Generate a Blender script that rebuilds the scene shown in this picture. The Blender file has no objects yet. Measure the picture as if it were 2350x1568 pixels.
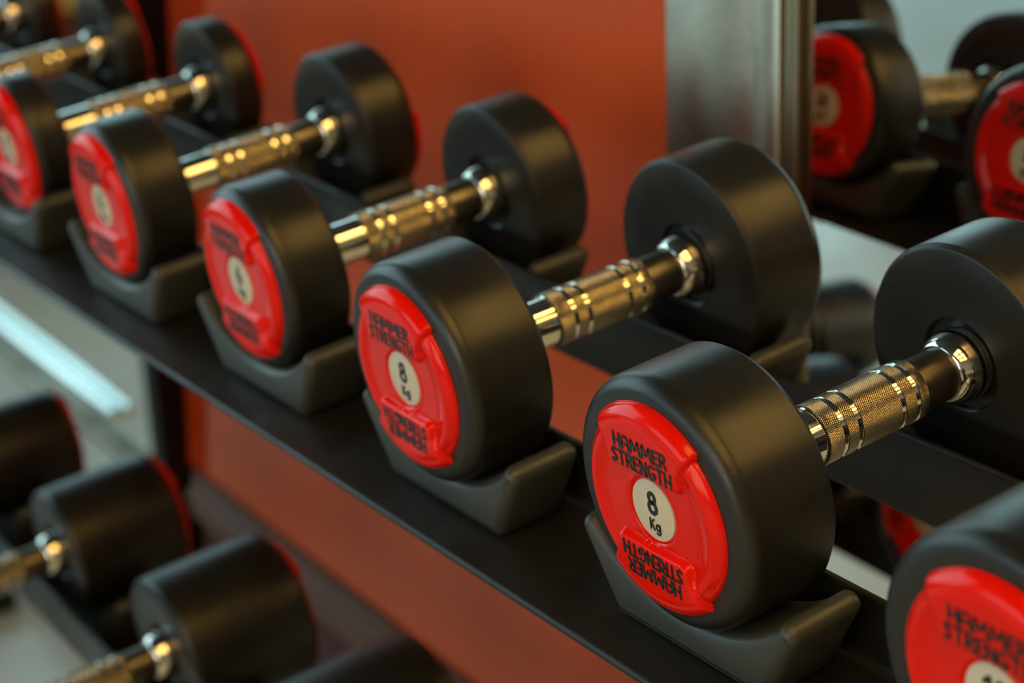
import bpy, bmesh, math, random
from mathutils import Vector, Matrix, Euler
random.seed(7)
SC = bpy.context.scene
COL = SC.collection
PI = math.pi

# ------------------------------------------------------------------ camera
cam_d = bpy.data.cameras.new('camera'); cam = bpy.data.objects.new('camera', cam_d); COL.objects.link(cam)
cam.matrix_world = Matrix(((0.55946768, -0.28513968, 0.7782617, 0.51542788),
                           (0.82787801, 0.23775095, -0.50802803, -0.40162104),
                           (-0.04017351, 0.92853102, 0.36907484, 0.37857467),
                           (0, 0, 0, 1)))
cam_d.sensor_fit = 'HORIZONTAL'; cam_d.sensor_width = 36.0
cam_d.lens = 4460.3 / 2350 * 36
cam_d.clip_start = 0.02; cam_d.clip_end = 60
cam_d.dof.use_dof = True; cam_d.dof.focus_distance = 0.735; cam_d.dof.aperture_fstop = 7.2
SC.camera = cam

# ------------------------------------------------------------------ world and light
w = bpy.data.worlds.new('world'); SC.world = w; w.use_nodes = True
w.node_tree.nodes['Background'].inputs[0].default_value = (0.42, 0.62, 0.66, 1)
w.node_tree.nodes['Background'].inputs[1].default_value = 0.5

def area(name, loc, rot, sx, sy, col, power):
    l = bpy.data.lights.new(name, 'AREA'); l.shape = 'RECTANGLE'; l.size = sx; l.size_y = sy
    l.color = col; l.energy = power
    o = bpy.data.objects.new(name, l); COL.objects.link(o); o.location = loc; o.rotation_euler = rot
    return o
# daylight entering through the tall openings of the far left wall and the left part of the far front wall
area('daylight_left', (-5.15, -2.3, 1.35), (0, -PI / 2, 0), 3.3, 4.6, (0.56, 0.88, 0.94), 125)
area('daylight_front', (-2.6, -6.15, 0.75), (PI / 2, 0, 0), 4.0, 1.9, (0.62, 0.88, 0.92), 60)
area('daylight_front_right', (1.5, -6.15, 1.35), (PI / 2, 0, 0), 2.8, 2.9, (1.0, 0.84, 0.62), 105)  # added warm fill that brightens the badge faces, no window known there
WARM = 21.0     # strength of the warm ceiling lamps' diffusers

SC.view_settings.view_transform = 'Standard'; SC.view_settings.look = 'None'
SC.view_settings.gamma = 1; SC.view_settings.use_curve_mapping = False
SC.view_settings.exposure = 0.0

# ------------------------------------------------------------------ materials
def mat(name, base, rough=0.5, metal=0.0, spec=0.5, coat=0.0, bump=None, rvar=None, cvar=None, emit=None):
    m = bpy.data.materials.new(name); m.use_nodes = True
    nt = m.node_tree; N = nt.nodes; L = nt.links; b = N['Principled BSDF']
    b.inputs['Base Color'].default_value = (*base, 1); b.inputs['Roughness'].default_value = rough
    b.inputs['Metallic'].default_value = metal; b.inputs['Specular IOR Level'].default_value = spec
    b.inputs['Coat Weight'].default_value = coat; b.inputs['Coat Roughness'].default_value = 0.08
    tc = N.new('ShaderNodeTexCoord')
    if bump:                                   # (scale, strength, distance)
        n = N.new('ShaderNodeTexNoise'); n.inputs['Scale'].default_value = bump[0]; n.inputs['Detail'].default_value = 3
        L.new(tc.outputs['Object'], n.inputs['Vector'])
        bp = N.new('ShaderNodeBump'); bp.inputs['Strength'].default_value = bump[1]; bp.inputs['Distance'].default_value = bump[2]
        L.new(n.outputs['Fac'], bp.inputs['Height']); L.new(bp.outputs['Normal'], b.inputs['Normal'])
    if rvar:                                   # (scale, min, max, stretch xyz)
        n = N.new('ShaderNodeTexNoise'); n.inputs['Scale'].default_value = rvar[0]; n.inputs['Detail'].default_value = 4
        mp = N.new('ShaderNodeMapping'); mp.inputs['Scale'].default_value = rvar[3] if len(rvar) > 3 else (1, 1, 1)
        L.new(tc.outputs['Object'], mp.inputs['Vector']); L.new(mp.outputs[0], n.inputs['Vector'])
        r = N.new('ShaderNodeMapRange'); r.inputs[1].default_value = 0.3; r.inputs[2].default_value = 0.7
        r.inputs[3].default_value = rvar[1]; r.inputs[4].default_value = rvar[2]
        L.new(n.outputs['Fac'], r.inputs[0]); L.new(r.outputs[0], b.inputs['Roughness'])
    if cvar:                                   # (scale, colour2)
        n = N.new('ShaderNodeTexNoise'); n.inputs['Scale'].default_value = cvar[0]; n.inputs['Detail'].default_value = 5
        L.new(tc.outputs['Object'], n.inputs['Vector'])
        mx = N.new('ShaderNodeMix'); mx.data_type = 'RGBA'
        mx.inputs[6].default_value = (*base, 1); mx.inputs[7].default_value = (*cvar[1], 1)
        L.new(n.outputs['Fac'], mx.inputs[0]); L.new(mx.outputs[2], b.inputs['Base Color'])
    if emit:
        b.inputs['Emission Color'].default_value = (*emit[0], 1); b.inputs['Emission Strength'].default_value = emit[1]
    return m

M = {}
M['rubber'] = mat('rubber', (0.0085, 0.0082, 0.0075), 0.38, spec=0.5, bump=(900, 0.10, 0.0004), rvar=(30, 0.32, 0.44))
M['red'] = mat('red_plastic', (0.74, 0.0065, 0.0), 0.16, spec=0.22, rvar=(60, 0.11, 0.19))
M['cream'] = mat('cream_plastic', (0.62, 0.58, 0.45), 0.36, cvar=(260, (0.53, 0.50, 0.39)), bump=(300, 0.05, 0.0003))
M['ink'] = mat('black_lettering', (0.012, 0.010, 0.010), 0.25, spec=0.5)
M['chrome'] = mat('chrome', (0.80, 0.78, 0.72), 0.07, metal=1.0, rvar=(80, 0.05, 0.12))
M['black_chrome'] = mat('satin_metal', (0.20, 0.18, 0.15), 0.34, metal=1.0, rvar=(90, 0.28, 0.40))
M['cradle'] = mat('cradle_plastic', (0.036, 0.040, 0.037), 0.42, spec=0.5, bump=(1500, 0.25, 0.0003))
M['steel_black'] = mat('black_powder_coat', (0.007, 0.0065, 0.006), 0.42, spec=0.5, bump=(700, 0.3, 0.0004), rvar=(25, 0.34, 0.5))
M['mirror'] = mat('mirror_glass', (0.82, 0.86, 0.84), 0.0, metal=1.0)
M['redwall'] = mat('red_panel', (0.54, 0.080, 0.016), 0.36, spec=0.3)
M['orangewall'] = mat('orange_panel_edge', (0.40, 0.030, 0.000), 0.7, spec=0.03)  # red panel without its pale reflection, put into the colour
M['brownpost'] = mat('dark_brown_wood', (0.014, 0.004, 0.002), 0.9, spec=0.0)  # plinth brown, also paints the dark reflection beside the red panel
M['steel'] = mat('brushed_steel', (0.38, 0.32, 0.24), 0.34, metal=1.0, bump=(140, 0.15, 0.001), rvar=(14, 0.24, 0.44, (1, 1, .25)), cvar=(18, (0.15, 0.12, 0.10)))
M['bead'] = mat('pale_edge_bead', (0.42, 0.37, 0.28), 0.32, metal=1.0)
M['steel_dark'] = mat('steel_edge_dark', (0.16, 0.12, 0.07), 0.35, metal=1.0)
M['moulding'] = mat('moulding', (0.12, 0.066, 0.052), 0.45, spec=0.15)
M['purplewall'] = mat('plum_wall', (0.085, 0.042, 0.046), 0.7, spec=0.02)
M['plaster'] = mat('grey_plaster', (0.22, 0.21, 0.19), 0.8)
M['ceiling'] = mat('dark_ceiling', (0.030, 0.026, 0.022), 0.8)
M['floor'] = mat('grey_floor', (0.70, 0.78, 0.77), 0.33, spec=0.5, cvar=(1.3, (0.46, 0.45, 0.42)), rvar=(3, 0.25, 0.42))
M['whiterail'] = mat('pale_metal', (0.75, 0.82, 0.82), 0.25, metal=1.0)
M['oak'] = mat('yellow_wood', (0.75, 0.50, 0.10), 0.5, cvar=(3, (0.65, 0.44, 0.10)))
M['wine'] = mat('wine_red_upholstery', (0.12, 0.012, 0.010), 0.5)
M['lamp'] = mat('warm_lamp', (0.8, 0.8, 0.8), 0.5, emit=((1.0, 0.56, 0.13), WARM))
M['lampframe'] = mat('lamp_frame', (0.03, 0.025, 0.02), 0.4)

def knurl_material():
    m = mat('knurled_chrome', (0.60, 0.57, 0.50), 0.22, metal=1.0)
    nt = m.node_tree; N = nt.nodes; L = nt.links; b = N['Principled BSDF']; b.inputs['Roughness'].default_value = 0.26
    tc = N.new('ShaderNodeTexCoord'); sx = N.new('ShaderNodeSeparateXYZ'); L.new(tc.outputs['Object'], sx.inputs[0])
    def mth(op, a, c=None):
        n = N.new('ShaderNodeMath'); n.operation = op
        for i, v in enumerate((a, c)):
            if v is None: continue
            if isinstance(v, (int, float)): n.inputs[i].default_value = v
            else: L.new(v, n.inputs[i])
        return n.outputs[0]
    ang = mth('MULTIPLY', mth('ARCTAN2', sx.outputs[0], sx.outputs[2]), 46.0)
    yy = mth('MULTIPLY', sx.outputs[1], 2500.0)
    h = mth('MINIMUM', mth('ABSOLUTE', mth('SINE', mth('ADD', ang, yy))), mth('ABSOLUTE', mth('SINE', mth('SUBTRACT', ang, yy))))
    h = mth('MINIMUM', h, 0.75)
    bp = N.new('ShaderNodeBump'); bp.inputs['Strength'].default_value = 0.9; bp.inputs['Distance'].default_value = 0.00022
    L.new(h, bp.inputs['Height']); L.new(bp.outputs['Normal'], b.inputs['Normal'])
    mr = N.new('ShaderNodeMapRange'); mr.inputs[2].default_value = 0.45; mr.inputs[3].default_value = 0.10; mr.inputs[4].default_value = 1.0
    L.new(h, mr.inputs[0])
    mx = N.new('ShaderNodeMix'); mx.data_type = 'RGBA'; mx.inputs[6].default_value = (0.05, 0.04, 0.025, 1); mx.inputs[7].default_value = (0.60, 0.52, 0.36, 1)
    L.new(mr.outputs[0], mx.inputs[0]); L.new(mx.outputs[2], b.inputs['Base Color'])
    return m
M['knurl'] = knurl_material()

# ------------------------------------------------------------------ object helpers
def obj(name, me, parent=None, m=None, loc=(0, 0, 0), rot=(0, 0, 0)):
    o = bpy.data.objects.new(name, me); COL.objects.link(o)
    if parent is not None: o.parent = parent
    o.location = loc; o.rotation_euler = rot
    if m is not None and me is not None and not me.materials: me.materials.append(M[m])
    return o

def tag(o, label, cat, group=None):
    o['label'] = label; o['category'] = cat
    if group: o['group'] = group
    return o

def struct(o):
    o['kind'] = 'structure'; return o

def smooth(me, ang=35):
    for p in me.polygons: p.use_smooth = True
    try: me.set_sharp_from_angle(angle=math.radians(ang))
    except Exception: pass

def lathe(name, prof, seg=128, ang=40, mats=None):
    """revolve (radius, y) pairs about the y axis"""
    bm = bmesh.new(); rings = []
    for r, y in prof:
        if r < 1e-7: rings.append([bm.verts.new((0, y, 0))])
        else: rings.append([bm.verts.new((r * math.cos(2 * PI * k / seg), y, r * math.sin(2 * PI * k / seg))) for k in range(seg)])
    for i in range(len(rings) - 1):
        a, b = rings[i], rings[i + 1]
        for k in range(seg):
            k2 = (k + 1) % seg
            if len(a) == 1 and len(b) == 1: continue
            if len(a) == 1: f = bm.faces.new((a[0], b[k], b[k2]))
            elif len(b) == 1: f = bm.faces.new((a[k], a[k2], b[0]))
            else: f = bm.faces.new((a[k], a[k2], b[k2], b[k]))
            if mats: f.material_index = mats[i]
    bmesh.ops.recalc_face_normals(bm, faces=bm.faces)
    me = bpy.data.meshes.new(name); bm.to_mesh(me); bm.free(); smooth(me, ang); return me

def box_mesh(name, x0, x1, y0, y1, z0, z1, bev=0.0, seg=3):
    bm = bmesh.new()
    bmesh.ops.create_cube(bm, size=1)
    for v in bm.verts:
        v.co = Vector((x0 + (v.co.x + .5) * (x1 - x0), y0 + (v.co.y + .5) * (y1 - y0), z0 + (v.co.z + .5) * (z1 - z0)))
    if bev: bmesh.ops.bevel(bm, geom=bm.edges[:], offset=bev, segments=seg, affect='EDGES', profile=.5)
    me = bpy.data.meshes.new(name); bm.to_mesh(me); bm.free()
    if bev: smooth(me, 50)
    return me

def sweep_x(name, prof, x0, x1, ang=40):
    """closed (y, z) outline extruded along x"""
    bm = bmesh.new()
    A = [bm.verts.new((x0, y, z)) for y, z in prof]; B = [bm.verts.new((x1, y, z)) for y, z in prof]
    n = len(prof)
    for i in range(n): bm.faces.new((A[i], A[(i + 1) % n], B[(i + 1) % n], B[i]))
    bm.faces.new(A); bm.faces.new(B[::-1])
    bmesh.ops.recalc_face_normals(bm, faces=bm.faces)
    me = bpy.data.meshes.new(name); bm.to_mesh(me); bm.free(); smooth(me, ang); return me

def arc(cx, cy, r, a0, a1, n):
    return [(cx + r * math.cos(math.radians(a0 + (a1 - a0) * k / n)), cy + r * math.sin(math.radians(a0 + (a1 - a0) * k / n))) for k in range(n + 1)]

# ------------------------------------------------------------------ lettering (own stroke alphabet)
def circ(cx, cy, rx, ry, a0=0, a1=360, n=18):
    return [(cx + rx * math.cos(math.radians(a0 + (a1 - a0) * k / n)), cy + ry * math.sin(math.radians(a0 + (a1 - a0) * k / n))) for k in range(n + 1)]
GL = {
    'H': (.56, [[(0, 0), (0, 1)], [(.56, 0), (.56, 1)], [(0, .46), (.56, .46)]]),
    'A': (.62, [[(0, 0), (0, .62)] + circ(.31, .66, .31, .34, 180, 0, 10) + [(.62, .62), (.62, 0)], [(0, .40), (.62, .40)]]),
    'M': (.86, [[(0, 0), (.10, 1), (.43, .30), (.76, 1), (.86, 0)]]),
    'E': (.44, [[(.44, 0), (0, 0), (0, 1), (.44, 1)], [(0, .52), (.38, .52)]]),
    'R': (.52, [[(0, 0), (0, 1), (.24, 1)] + circ(.24, .76, .24, .24, 90, -90, 8) + [(0, .52)], [(.22, .50), (.52, 0)]]),
    'S': (.44, [[(.42, .90), (.22, 1), (.05, .90), (.04, .72), (.38, .38), (.40, .16), (.22, 0), (0, .10)]]),
    'T': (.58, [[(0, 1), (.58, 1)], [(.29, 1), (.29, 0)]]),
    'N': (.56, [[(0, 0), (0, 1), (.56, 0), (.56, 1)]]),
    'G': (.62, [circ(.34, .5, .34, .5, 50, 330, 16) + [(.62, .42), (.36, .42)]]),
    'K': (.44, [[(0, 0), (0, 1)], [(.42, 1), (.03, .46)], [(.12, .56), (.44, 0)]]),
    'g': (.42, [circ(.21, .36, .21, .30), [(.42, .68), (.42, -.10), (.33, -.28), (.16, -.32), (.02, -.24)]]),
    '8': (.52, [circ(.26, .74, .20, .24), circ(.26, .26, .25, .27)]),
    '1': (.30, [[(0, .74), (.26, 1), (.26, 0)]]),
    '0': (.52, [circ(.26, .5, .25, .5)]),
    '6': (.52, [circ(.26, .28, .25, .28), [(.02, .32), (.06, .62), (.22, .90), (.40, 1)]]),
    '4': (.56, [[(.40, 0), (.40, 1), (0, .32), (.56, .32)]]),
    '5': (.50, [[(.46, 1), (.08, 1), (.04, .56)] + circ(.22, .30, .26, .30, 110, -140, 12)]),
    '2': (.50, [circ(.25, .74, .23, .26, 170, -20, 10) + [(0, 0), (.5, 0)]]),
}
def text_bm(bm, s, cx, base, height, width, hw, y, th, flip=False):
    """raised stroke text in the x-z plane, facing -y"""
    gap = .24
    total = sum(GL[c][0] for c in s) + gap * (len(s) - 1)
    sx = width / total if width else height * .9
    if not width: width = total * sx
    x = cx - width / 2
    def quad(pts, y=y, e=0.0):
        y = y + e
        f = [bm.verts.new((px, y - th, pz)) for px, pz in pts]; b = [bm.verts.new((px, y + th, pz)) for px, pz in pts]
        n = len(pts); bm.faces.new(f); bm.faces.new(b[::-1])
        for i in range(n): bm.faces.new((f[i], b[i], b[(i + 1) % n], f[(i + 1) % n]))
    for c in s:
        wd, strokes = GL[c]
        for st in strokes:
            P = [(x + px * sx, base + pz * height) for px, pz in st]
            if flip: P = [(-px, -pz) for px, pz in P]
            for a, b in zip(P, P[1:]):
                dx, dz = b[0] - a[0], b[1] - a[1]; l = math.hypot(dx, dz)
                if l < 1e-9: continue
                nx, nz = -dz / l * hw, dx / l * hw
                quad([(a[0] + nx, a[1] + nz), (b[0] + nx, b[1] + nz), (b[0] - nx, b[1] - nz), (a[0] - nx, a[1] - nz)])
            for a in P:
                quad([(a[0] + hw * math.cos(t * PI / 4), a[1] + hw * math.sin(t * PI / 4)) for t in range(8)], e=.000012 + .000002 * random.random())
        x += (wd + gap) * sx
def finish(bm, name):
    bmesh.ops.recalc_face_normals(bm, faces=bm.faces)
    me = bpy.data.meshes.new(name); bm.to_mesh(me); bm.free(); return me
mm = .001
def lettering_mesh(fl):
    bm = bmesh.new()
    if True:
        text_bm(bm, 'HAMMER', .8 * mm * (1 if not fl else -1), 24.6 * mm, 5.3 * mm, 31.0 * mm, .60 * mm, -6.0 * mm, .20 * mm, fl)
        text_bm(bm, 'STRENGTH', .8 * mm * (1 if not fl else -1), 17.3 * mm, 5.5 * mm, 35.0 * mm, .60 * mm, -6.0 * mm, .20 * mm, fl)
    return finish(bm, 'lettering')
def number_mesh(n):
    bm = bmesh.new()
    text_bm(bm, n, .2 * mm, -1.0 * mm, 8.6 * mm, 4.6 * mm if len(n) == 1 else 9.2 * mm, .85 * mm, -2.55 * mm, .2 * mm)
    text_bm(bm, 'Kg', .6 * mm, -8.2 * mm, 4.3 * mm, 5.6 * mm, .42 * mm, -2.55 * mm, .2 * mm)
    return finish(bm, 'number_' + n)

# ------------------------------------------------------------------ moulded red badge: a height field on a polar grid
def sstep(a, b, x):
    t = max(0., min(1., (x - a) / (b - a))); return t * t * (3 - 2 * t)
def roundedge(d, r):            # quarter-round rise over distance r inside an outline
    if d <= 0: return 0.
    if d >= r: return 1.
    return math.sqrt(max(0., 1 - (1 - d / r) ** 2))
def badge_height(u, v):         # mm in, mm out
    r = math.hypot(u, v)
    h = 2.4 * roundedge(39.9 - r, 4.0)
    if r < 39.9: h += 1.5 * math.exp(-((r - 34.6) / 4.2) ** 2) * min(1, (39.9 - r) / 4)     # softly raised rim
    if r > 12.9: h -= 0.0
    h -= 1.0 * math.exp(-((r - 13.2) / 0.45) ** 2)                                   # groove round the disc
    h += 0.35 * math.exp(-((r - 14.6) / 0.8) ** 2)
    if r < 12.9: h = 1.6
    for sg in (1, -1):
        U, V = u * sg, v * sg
        wdt = 22.3 + max(0., V - 21.0) * .50
        dx, dz, dr = wdt - abs(U), V - 14.6 + .0025 * U * U * .6, 42.9 - r
        if dx > -1 and dz > -1 and dr > -1:
            rc = 4.5                                                                  # rounded lower corners
            if dx < rc and dz < rc: d = rc - math.hypot(rc - dx, rc - dz)
            else: d = min(dx, dz)
            p = 5.9 * min(roundedge(d, 2.4), roundedge(dr, 8.0))
            h = max(h, p)
    return h
def badge_mesh():
    bm = bmesh.new(); nt = 288
    rs = [0, 6, 12, 12.8, 13.0, 13.3, 13.6, 14.0, 14.6, 15.2] + [16 + .62 * k for k in range(36)] + [38.3 + .3 * k for k in range(16)] + [43.1]
    rings = []
    for r in rs:
        if r == 0: rings.append([bm.verts.new((0, -1.6 * mm, 0))]); continue
        ring = []
        for k in range(nt):
            a = 2 * PI * k / nt; u, v = r * math.cos(a), r * math.sin(a)
            hh = badge_height(u, v)
            ring.append(bm.verts.new((u * mm, (-hh if hh > 0.001 else 0.5) * mm, v * mm)))
        rings.append(ring)
    for a, b in zip(rings, rings[1:]):
        for k in range(nt):
            k2 = (k + 1) % nt
            if len(a) == 1: bm.faces.new((a[0], b[k], b[k2]))
            else: bm.faces.new((a[k], b[k], b[k2], a[k2]))
    bmesh.ops.recalc_face_normals(bm, faces=bm.faces)
    bm.normal_update()
    if sum(f.normal.y for f in bm.faces) > 0: bmesh.ops.reverse_faces(bm, faces=bm.faces)
    me = bpy.data.meshes.new('badge'); bm.to_mesh(me); bm.free(); smooth(me, 60); return me

BADGE = badge_mesh(); LETTER = lettering_mesh(False); LETTER2 = lettering_mesh(True); NUM = {}
DISC = lathe('weight_disc', [(0, -2.45 * mm), (12.0 * mm, -2.45 * mm), (12.5 * mm, -2.3 * mm), (12.7 * mm, -1.9 * mm), (12.7 * mm, -1.3 * mm), (0, -1.3 * mm)], 64)
for me, k in ((BADGE, 'red'), (LETTER, 'ink'), (LETTER2, 'ink'), (DISC, 'cream')): me.materials.append(M[k])

# ------------------------------------------------------------------ dumbbell
HEADS = {}
def head_mesh(R, W, fr=.0076):
    key = (R, W)
    if key in HEADS: return HEADS[key]
    P = [(0, 0), (R * .5, 0), (R - fr - .004, 0)]
    for k in range(1, 11):
        a = PI / 2 * k / 10; P.append((R - fr + fr * math.sin(a), fr - fr * math.cos(a)))
    P += [(R + .0001, W * .5), (R, W - .0026), (R - .0005, W - .0020), (R - .0016, W - .0004), (R - .0026, W)]
    P += [(R * .7, W), (.0208, W), (.0203, W - .0006), (.0198, W - .0030), (.0150, W - .0040), (0, W - .0040)]
    me = lathe('head_%g' % (R * 1e4), P, 160, 25); me.materials.append(M['rubber']); HEADS[key] = me
    return me
L_H = 0.11513
HANDLE = lathe('handle', [(0, -.003), (.0116, -.003), (.0116, .0320), (.0125, .0326), (.0125, .0846), (.0113, .0852), (.0112, L_H + .003), (0, L_H + .003)], 64, 40, [0, 0, 0, 0, 0, 1, 1])
HANDLE.materials.append(M['chrome']); HANDLE.materials.append(M['black_chrome'])
def grip_mesh():
    y0, y1 = .0322, .0858; g = [.0409, .0486, .0716, .0797]; hw = .0011; r = .0130; ri = .01265
    P = [(.0117, y0), (r - .0002, y0 + .0004), (r, y0 + .0008)]; mi = [0, 0]
    for c in g:
        P += [(r, c - hw - .0001), (ri, c - hw + .0001), (ri, c + hw - .0001), (r, c + hw + .0001)]; mi += [0, 1, 1, 1]
    P += [(r, y1 - .0008), (r - .0002, y1 - .0004), (.0113, y1)]; mi += [0, 0, 0]
    me = lathe('grip', P, 96, 30, mi); me.materials.append(M['knurl']); me.materials.append(M['chrome']); return me
GRIP = grip_mesh()
COLLAR = lathe('collar', [(.0111, -.0112)] + [(.0108 + .0050 * math.sin(math.radians(a)), -.0006 - .0110 * math.cos(math.radians(a))) for a in range(12, 97, 6)] + [(.0154, .0012), (.0150, .0034), (.0110, .0034)], 96, 60)
COLLAR.materials.append(M['chrome'])

TILT = math.radians(6.0)
ROT = Matrix.Rotation(TILT, 4, 'X')
RING = lathe('recess_ring', [(.0148, .0024), (.0185, .0022), (.0199, .0004), (.0202, -.0002), (.0206, -.0002), (.0207, .0004)], 96, 50)
RING.materials.append(M['rubber'])

def make_dumbbell(x, y, z, R, W, num, rolls, label, group):
    """x, y, z: lowest point of the front face of the front head, in the frame of the tilted shelf"""
    e = bpy.data.objects.new('dumbbell', None); COL.objects.link(e); e.empty_display_size = .05
    ymid = y + W + L_H / 2
    e.matrix_world = ROT @ Matrix.Translation((x, ymid, z))
    tag(e, label, 'dumbbell', group)
    yo = -(W + L_H / 2)                                    # local y of the front face
    if num not in NUM:
        NUM[num] = number_mesh(num); NUM[num].materials.append(M['ink'])
    hm = head_mesh(R, W)
    for k, (yy, rz, roll) in enumerate(((yo, 0, rolls[0]), (-yo, PI, rolls[1]))):
        h = obj('head', hm, e, loc=(0, yy, R), rot=(0, 0, rz))
        b = obj('badge', BADGE, e, loc=(0, yy, R), rot=Euler((0, math.radians(roll), rz), 'XYZ'))
        b['label'] = 'glossy red round badge'
        if k == 1: b.scale = [min(1, (R - .0045) / .0429)] * 3
        d = obj('weight_disc', DISC, b); d['label'] = 'cream weight disc'
        obj('weight_number', NUM[num], b)
        obj('brand_lettering', LETTER, b)
        obj('inverted_brand_lettering', LETTER2, b)
    obj('handle', HANDLE, e, loc=(0, yo + W, R))
    obj('knurled_grip', GRIP, e, loc=(0, yo + W, R))
    obj('collar', COLLAR, e, loc=(0, yo + W + L_H, R))
    obj('collar', COLLAR, e, loc=(0, yo + W, R), rot=(0, 0, PI))
    return e

S = 0.17
UP = [  # index, dx, dy, dz, R, W, number, rolls, label
    (1, -.0002, .0014, .0002, .0540, .0490, '10', (0, 0), 'black dumbbell whose red badge is cut off by the lower right corner'),
    (0, .0004, .0017, -.0001, .0519, .0425, '8', (-1, 4), 'sharp black rubber dumbbell with a fully readable red 8 Kg badge, upper shelf'),
    (-1, .0000, -.0039, -.0004, .0519, .0425, '8', (0, -2), 'slightly blurred black 8 Kg dumbbell directly behind the sharp one on the upper shelf'),
    (-2, -.0001, .0008, .0003, .0481, .0357, '6', (1, 0), 'blurred red-badged dumbbell, second behind the sharp one on the upper shelf'),
    (-3, -.0002, -.0027, .0002, .0481, .0357, '6', (0, 62), 'blurred dumbbell, leftmost on the upper shelf whose whole red badge shows'),
    (-4, .0003, .0033, -.0002, .0452, .0240, '4', (0, -50), 'very blurred dumbbell whose red badge is cut by the left edge of the picture'),
    (-5, .0000, .0010, .0001, .0440, .0225, '4', (0, 0), 'very blurred dumbbell at upper left, golden handle and rear head only, red rim behind'),
    (-6, .0000, .0000, .0000, .0440, .0225, '2', (0, 0), 'dumbbell whose rear head and round golden collar show in the top left corner'),
]
for i, dx, dy, dz, R, W, num, rolls, lab in UP:
    make_dumbbell(S * i + dx, dy, dz, R, W, num, rolls, lab, 'dumbbells on the upper shelf')
SL = .186; XL = -.7027; YL = -.0281; ZL = -.3038
LOW = [(-1, .0412, .0800, '12', (0, 0), 'blurred black dumbbell head at the left edge, farthest of the lower shelf'),
       (0, .0456, .0836, '12', (0, 0), 'lower-shelf dumbbell at left, its golden grip cut by the left picture edge'),
       (1, .0505, .0861, '14', (0, 0), 'lower-shelf dumbbell whose golden handle runs out of the bottom picture edge'),
       (2, .0554, .0886, '14', (0, 84), 'dark dumbbell head just poking up at the bottom edge, rightmost of lower shelf')]
for i, R, W, num, rolls, lab in LOW:
    make_dumbbell(XL + SL * i, YL - L_H - W, ZL, R, W, num, rolls, lab, 'dumbbells on the lower shelf')

# ------------------------------------------------------------------ rack
rack = bpy.data.objects.new('dumbbell_rack', None); COL.objects.link(rack)
FLOOR_Z = -0.80
rack.matrix_world = Matrix.Translation((-.4, .05, FLOOR_Z))
rack.empty_display_size = .1
tag(rack, 'black two-tier steel dumbbell rack with moulded cradles holding the dumbbells', 'rack')
bpy.context.view_layer.update()
RINV = rack.matrix_world.inverted()
SKEW = Matrix.Rotation(math.radians(1.43), 4, 'Z')      # the upper rails run at a hair's angle to the dumbbell row
def tray_part(name, me, m, y=0, z=0, x=0, sk=False):
    o = obj(name, me, rack, m); o.matrix_parent_inverse = RINV; o.matrix_basis = ROT @ (SKEW if sk else Matrix.Identity(4)) @ Matrix.Translation((x, y, z)); return o

TZ = -.0185      # shelf surface below the lowest point of the heads
def rail_front(x0, x1, yf, yb, top):
    """flat shelf plate with rounded nose in front and an upturned lip behind"""
    t = .0042; z = TZ
    P = arc(yf + t / 2, z - t / 2, t / 2, 270, 90, 8)
    P += [(yb - .004, z)] + arc(yb - .004, z + .004, .004, 270, 360, 6)[1:]
    P += arc(yb + .0018, top - .0018, .0018, 180, 0, 8)
    P += arc(yb - .004, z + .0036, .0076, 0, -90, 6)
    return sweep_x('front_rail', P, x0, x1, 50)
def rail_rear(x0, x1, yf, yb, top):
    """plate with an upturned lip on its front side"""
    t = .0036; z = TZ
    P = arc(yf + .0018, top - .0018, .0018, 180, 0, 8)
    P += arc(yf + t + .004, z + .004, .004, 180, 270, 6)
    P += [(yb, z), (yb, z - t)] + arc(yf + .0055, z - t + .0055, .0055, 270, 180, 6)
    return sweep_x('rear_rail', P, x0, x1, 50)
X0, X1 = -1.62, .62
tray_part('front_rail', rail_front(X0, X1, -.0135, .0535, .0125), 'steel_black', sk=True)
tray_part('rear_rail', rail_rear(X0, X1, .1425, .200, .0205), 'steel_black', sk=True)
# lower tier
tray_part('front_rail', rail_front(X0, X1, -.0150, .0560, .0125), 'steel_black', y=YL - L_H - .087, z=ZL)
tray_part('rear_rail', rail_rear(X0, X1, -.0150, .058, .0205), 'steel_black', y=YL, z=ZL)

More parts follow.
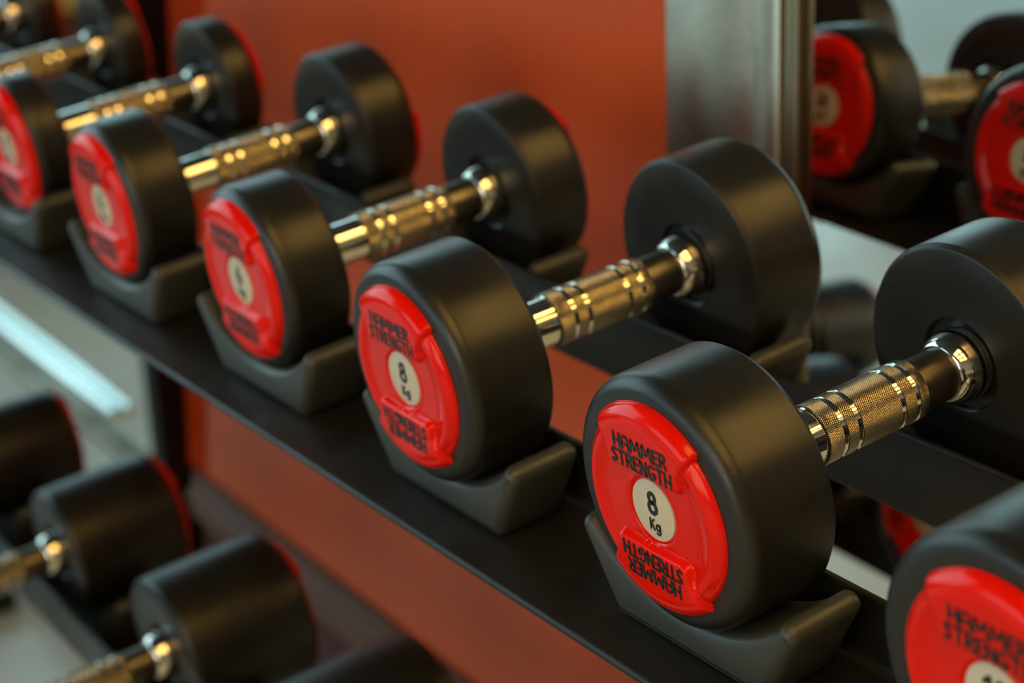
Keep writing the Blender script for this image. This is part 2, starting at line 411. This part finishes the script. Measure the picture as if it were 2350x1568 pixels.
def cradle_mesh(hw_b=.0435, tipx=.0535, tipz=.0185, depth=.037, saddle=.0800, base=TZ):
    """saddle shaped cradle: outline in x-z, extruded along y with rounded rims"""
    rt = .0052
    a_end = math.degrees(math.asin(tipx / saddle))
    top = [(saddle * math.sin(math.radians(a)), -.0009 + saddle - saddle * math.cos(math.radians(a))) for a in [-a_end + 2 * a_end * k / 36 for k in range(37)]]
    # rounded right tip, flank, base
    cx, cz = tipx + rt * .75, top[-1][1] - rt * .55
    right = [(cx + rt * math.cos(math.radians(a)), cz + rt * math.sin(math.radians(a))) for a in (115, 90, 60, 30, 5, -20)]
    br = [(hw_b + .0020, base + .004), (hw_b + .0006, base + .0012), (hw_b - .0015, base)]
    O = top + right + br
    O += [(-x, z) for x, z in br[::-1]] + [(-x, z) for x, z in right[::-1]]
    n = len(O)
    # inward normals for the rounding
    NX = []
    for i in range(n):
        a, b = O[i - 1], O[(i + 1) % n]; dx, dz = b[0] - a[0], b[1] - a[1]; l = math.hypot(dx, dz) or 1
        NX.append((dz / l, -dx / l))
    # orientation test
    area2 = sum(O[i][0] * O[(i + 1) % n][1] - O[(i + 1) % n][0] * O[i][1] for i in range(n))
    sg = 1 if area2 < 0 else -1
    bm = bmesh.new(); rings = []
    rr = .0050
    steps = [(0, rr), (rr * .08, rr * .62), (rr * .3, rr * .29), (rr * .62, rr * .08), (rr, 0), (depth - rr, 0), (depth - rr * .62, rr * .08), (depth - rr * .3, rr * .29), (depth - rr * .08, rr * .62), (depth, rr)]
    for y, ins in steps:
        ring = []
        for (x, z), (nx, nz) in zip(O, NX):
            xx, zz = x + nx * ins * sg, z + nz * ins * sg
            ring.append(bm.verts.new((xx, y, max(zz, base))))
        rings.append(ring)
    for a, b in zip(rings, rings[1:]):
        for i in range(n): bm.faces.new((a[i], a[(i + 1) % n], b[(i + 1) % n], b[i]))
    bm.faces.new(rings[0]); bm.faces.new(rings[-1][::-1])
    bmesh.ops.recalc_face_normals(bm, faces=bm.faces)
    me = bpy.data.meshes.new('cradle'); bm.to_mesh(me); bm.free(); smooth(me, 45); me.materials.append(M['cradle']); return me
CR = cradle_mesh()
CRL = cradle_mesh(tipx=.058, saddle=.088)
for i in range(-7, 2):
    tray_part('cradle', CR, None, x=.172 * i, y=.0080, sk=True)
    tray_part('cradle', CR, None, x=.172 * i, y=.1480, sk=True)
for i in range(-2, 4):
    tray_part('cradle', CRL, None, x=XL + SL * i, y=YL - L_H - .077, z=ZL)
    tray_part('cradle', CRL, None, x=XL + SL * i, y=YL + .012, z=ZL)
# uprights and feet at both ends
for xe in (X0 - .02, X1 + .02):
    def wpost(name, x0, x1, y0, y1, z0, z1):
        o = obj(name, box_mesh(name, x0, x1, y0, y1, z0, z1, .004), rack, 'steel_black'); o.matrix_parent_inverse = RINV; return o
    wpost('upright', xe - .02, xe + .02, .06, .12, FLOOR_Z, .0)
    wpost('foot', xe - .025, xe + .025, -.32, .24, FLOOR_Z, FLOOR_Z + .04)
    wpost('side_arm', xe - .021, xe + .021, -.03, .215, -.045, .02)
    wpost('side_arm', xe - .021, xe + .021, -.27, .07, -.375, -.33)

# ------------------------------------------------------------------ wall behind the rack
WY = .287
def sbox(name, m, *b, bev=0.0):
    return struct(obj(name, box_mesh(name, *b, bev), None, m))
sbox('wall_back', 'purplewall', -5.2, 3.2, WY + .012, WY + .15, FLOOR_Z, 3.3)
pan = obj('red_wall_panel', box_mesh('p', -1.150, -.358, WY, WY + .012, -.435, .235), None, 'redwall')
tag(pan, 'glossy brick-red wall panel behind the rack', 'wall panel')
def slant_prism(xl, xr, z0, z1, y0, y1):
    """board with slanting sides: xl, xr are functions of z"""
    bm = bmesh.new(); v = []
    for y in (y0, y1):
        v.append([bm.verts.new((x, y, z)) for x, z in ((xl(z0), z0), (xr(z0), z0), (xr(z1), z1), (xl(z1), z1))])
    bm.faces.new(v[0]); bm.faces.new(v[1][::-1])
    for k in range(4): bm.faces.new((v[0][k], v[1][k], v[1][(k + 1) % 4], v[0][(k + 1) % 4]))
    bmesh.ops.recalc_face_normals(bm, faces=bm.faces)
    me = bpy.data.meshes.new('board'); bm.to_mesh(me); bm.free(); return me
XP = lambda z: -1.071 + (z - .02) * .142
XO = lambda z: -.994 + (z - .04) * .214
eo = obj('panel_edge_strip', slant_prism(XP, XO, -.435, .235, WY - .0005, WY + .010), None, 'orangewall')  # painted strip, sides slanted along reflection edges in the glossy panel
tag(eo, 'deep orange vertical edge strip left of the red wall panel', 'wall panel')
bp_ = obj('dark_brown_post', slant_prism(lambda z: -1.192, XP, FLOOR_Z, .235, WY - .002, WY + .012), None, 'brownpost')  # dark reflection in the red panel, painted as a tapered board
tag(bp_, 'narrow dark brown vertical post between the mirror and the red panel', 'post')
# mirrors
mr = bpy.data.objects.new('wall_mirror', None); COL.objects.link(mr); mr.location = (.5, WY, -.70)
tag(mr, 'wall mirror at upper right reflecting red dumbbell badges', 'mirror')
obj('mirror_glass', box_mesh('p', -.2275 - .5, 2.2, .0, .011, 0, .935), mr, 'mirror')
def bevel_border(x0, x1, z1, rise):
    bm = bmesh.new()
    P = [(x0, -rise), (x1, 0), (x1, .011), (x0, .011)]
    A = [bm.verts.new((x, y, 0)) for x, y in P]; B = [bm.verts.new((x, y, z1)) for x, y in P]
    for k in range(4): bm.faces.new((A[k], A[(k + 1) % 4], B[(k + 1) % 4], B[k]))
    bm.faces.new(A[::-1]); bm.faces.new(B)
    bmesh.ops.recalc_face_normals(bm, faces=bm.faces)
    me = bpy.data.meshes.new('b'); bm.to_mesh(me); bm.free(); return me
obj('bevelled_edge', bevel_border(-.2415 - .5, -.2276 - .5, .935, .00008), mr, 'mirror')
ml = obj('left_wall_mirror', box_mesh('p', -3.2, -1.1925, WY, WY + .011, -.70, .235), None, 'mirror')
tag(ml, 'wall mirror at far left reflecting the pale grey floor', 'mirror')
mu = obj('upper_wall_mirror', box_mesh('p', -3.2, 2.7, WY, WY + .011, .240, 2.6), None, 'mirror')
struct(mu); mu.name = 'wall_back_mirror_band'
# steel cover strip between the red panel and the mirror
st = bpy.data.objects.new('steel_column_cover', None); COL.objects.link(st); st.location = (-.30, WY, FLOOR_Z)
tag(st, 'scuffed brushed steel column cover between the red panel and the right mirror', 'column cover')
def stp(name, m, x0, x1, y0, y1):
    me = box_mesh('p', x0 + .30, x1 + .30, y0, y1, 0, 1.035, .0008, 2); return obj(name, me, st, m)
stp('steel_face', 'steel', -.3578, -.2790, -.004, .012)
stp('steel_fold', 'steel', -.2788, -.2600, -.0055, .012)
stp('bright_bead', 'bead', -.2598, -.2550, -.008, .012)
stp('dark_edge_profile', 'steel_dark', -.2548, -.2425, -.006, .012)
# moulding under the panels
prof = [(WY + .012, -.436), (WY - .004, -.436), (WY - .007, -.441), (WY - .004, -.447), (WY - .010, -.452), (WY - .016, -.460), (WY - .010, -.468), (WY - .012, -.476), (WY - .006, -.488), (WY + .012, -.490)]
struct(obj('trim_1', sweep_x('trim_1', prof, -1.117, -.3585, 50), None, 'moulding'))
# added pale tubes standing for bright streaks reflected in the left mirror
rl = bpy.data.objects.new('pale_wall_rail', None); COL.objects.link(rl); rl.location = (-2.0, WY - .018, -.45)
tag(rl, 'bright pale metal rail along the mirror at far left', 'rail')
def tube_x(x0, x1, r, y, z):
    P = [(y + r * math.cos(2 * PI * k / 24), z + r * math.sin(2 * PI * k / 24)) for k in range(24)]
    return sweep_x('tube', P, x0, x1, 60)
obj('tube', tube_x(-1.1, .70, .0078, .0090, .012), rl, 'whiterail')
d_ = obj('lower_tube', tube_x(-1.1, .735, .0070, .0105, -.032), rl, 'steel'); d_['label'] = 'dimmer lower tube'

# low seat and cabinet far off at the left, seen only in the left mirror
bn = bpy.data.objects.new('lounge_bench', None); COL.objects.link(bn); bn.location = (-4.15, -1.2, FLOOR_Z)
tag(bn, 'dark wine-red upholstered bench far off in the left mirror', 'bench')
obj('seat', box_mesh('p', -.7, .7, -1.1, 1.1, -0.0 + .10, .32, .03), bn, 'wine')
obj('plinth', box_mesh('p', -.66, .66, -1.05, 1.05, 0, .10), bn, 'brownpost')
cb = bpy.data.objects.new('wooden_cabinet', None); COL.objects.link(cb); cb.location = (-3.66, -.52, FLOOR_Z + .32)
tag(cb, 'yellow wooden cabinet standing on the wine-red bench', 'cabinet')
obj('body', box_mesh('p', -.14, .14, -.22, .22, 0, .60, .005), cb, 'oak')
for yk in (-.11, .11):
    d = obj('door', box_mesh('p', .14, .158, yk - .105, yk + .105, .02, .58, .003), cb, 'oak')
    obj('door_handle', box_mesh('p', .158, .175, yk - .01, yk + .01, .33, .45, .003), d, 'chrome')

# ------------------------------------------------------------------ the room
sbox('floor', 'floor', -5.3, 3.3, -6.3, WY + .15, FLOOR_Z - .1, FLOOR_Z)
sbox('ceiling', 'ceiling', -5.3, 3.3, -6.3, WY + .15, 3.3, 3.4)
sbox('wall_right', 'plaster', 3.2, 3.3, -6.3, WY + .15, FLOOR_Z, 3.3)
# left wall with a tall glazed opening
sbox('wall_left', 'plaster', -5.2, -5.1, -.15, WY + .01, FLOOR_Z, 3.3)
sbox('wall_left_sill', 'plaster', -5.2, -5.1, -4.6, -.15, FLOOR_Z, -.35)
sbox('wall_left_lintel', 'plaster', -5.2, -5.1, -4.6, -.15, 3.0, 3.3)
sbox('wall_left_end', 'plaster', -5.2, -5.1, -6.3, -4.6, FLOOR_Z, 3.3)
for k in range(4):
    sbox('window_%d' % (k + 1), 'lampframe', -5.17, -5.12, -.15 - 1.1 * (k + 1) - .03, -.15 - 1.1 * (k + 1) + .03, -.35, 3.0)
sbox('wall_front', 'plaster', -.6, .1, -6.3, -6.2, FLOOR_Z, 3.3)
sbox('wall_front_end', 'plaster', 2.9, 3.2, -6.3, -6.2, FLOOR_Z, 3.3)
sbox('wall_front_right_sill', 'plaster', .1, 2.9, -6.3, -6.2, FLOOR_Z, -.1)  # opening added to carry the warm fill light
sbox('wall_front_right_lintel', 'plaster', .1, 2.9, -6.3, -6.2, 2.8, 3.3)
sbox('wall_front_sill', 'plaster', -5.2, -.6, -6.3, -6.2, FLOOR_Z, -.2)
sbox('wall_front_lintel', 'plaster', -5.2, -.6, -6.3, -6.2, 1.7, 3.3)

# warm ceiling lamps: square frames with a lattice over the lit diffuser
lampN = [0]
def lamp(x, y, z=2.12, s=.42):
    e = bpy.data.objects.new('ceiling_lamp', None); COL.objects.link(e); e.location = (x, y, 2.2)
    lampN[0] += 1
    tag(e, 'square warm hanging lamp above the rack, outside the picture', 'lamp', 'warm ceiling lamps')
    obj('diffuser', box_mesh('p', -s / 2, s / 2, -s / 2, s / 2, z - 2.2, z - 2.2 + .01), e, 'lamp')
    obj('lamp_housing', box_mesh('p', -s / 2 - .02, s / 2 + .02, -s / 2 - .02, s / 2 + .02, z - 2.2 + .011, -.0001), e, 'lampframe')
    obj('rod', box_mesh('p', -.008, .008, -.008, .008, -.0001, 1.10), e, 'lampframe')
    for k in (-1, 0, 1):
        obj('lattice_bar', box_mesh('p', k * s / 3 - .012, k * s / 3 + .012, -s / 2, s / 2, z - 2.2 - .03, z - 2.2 - .001), e, 'lampframe')
        obj('lattice_bar', box_mesh('p', -s / 2, s / 2, k * s / 3 - .012, k * s / 3 + .012, z - 2.2 - .055, z - 2.2 - .031), e, 'lampframe')
for x in (.75, 1.45, 2.2):
    for y in (-.35, -1.05, -1.75):
        lamp(x, y)
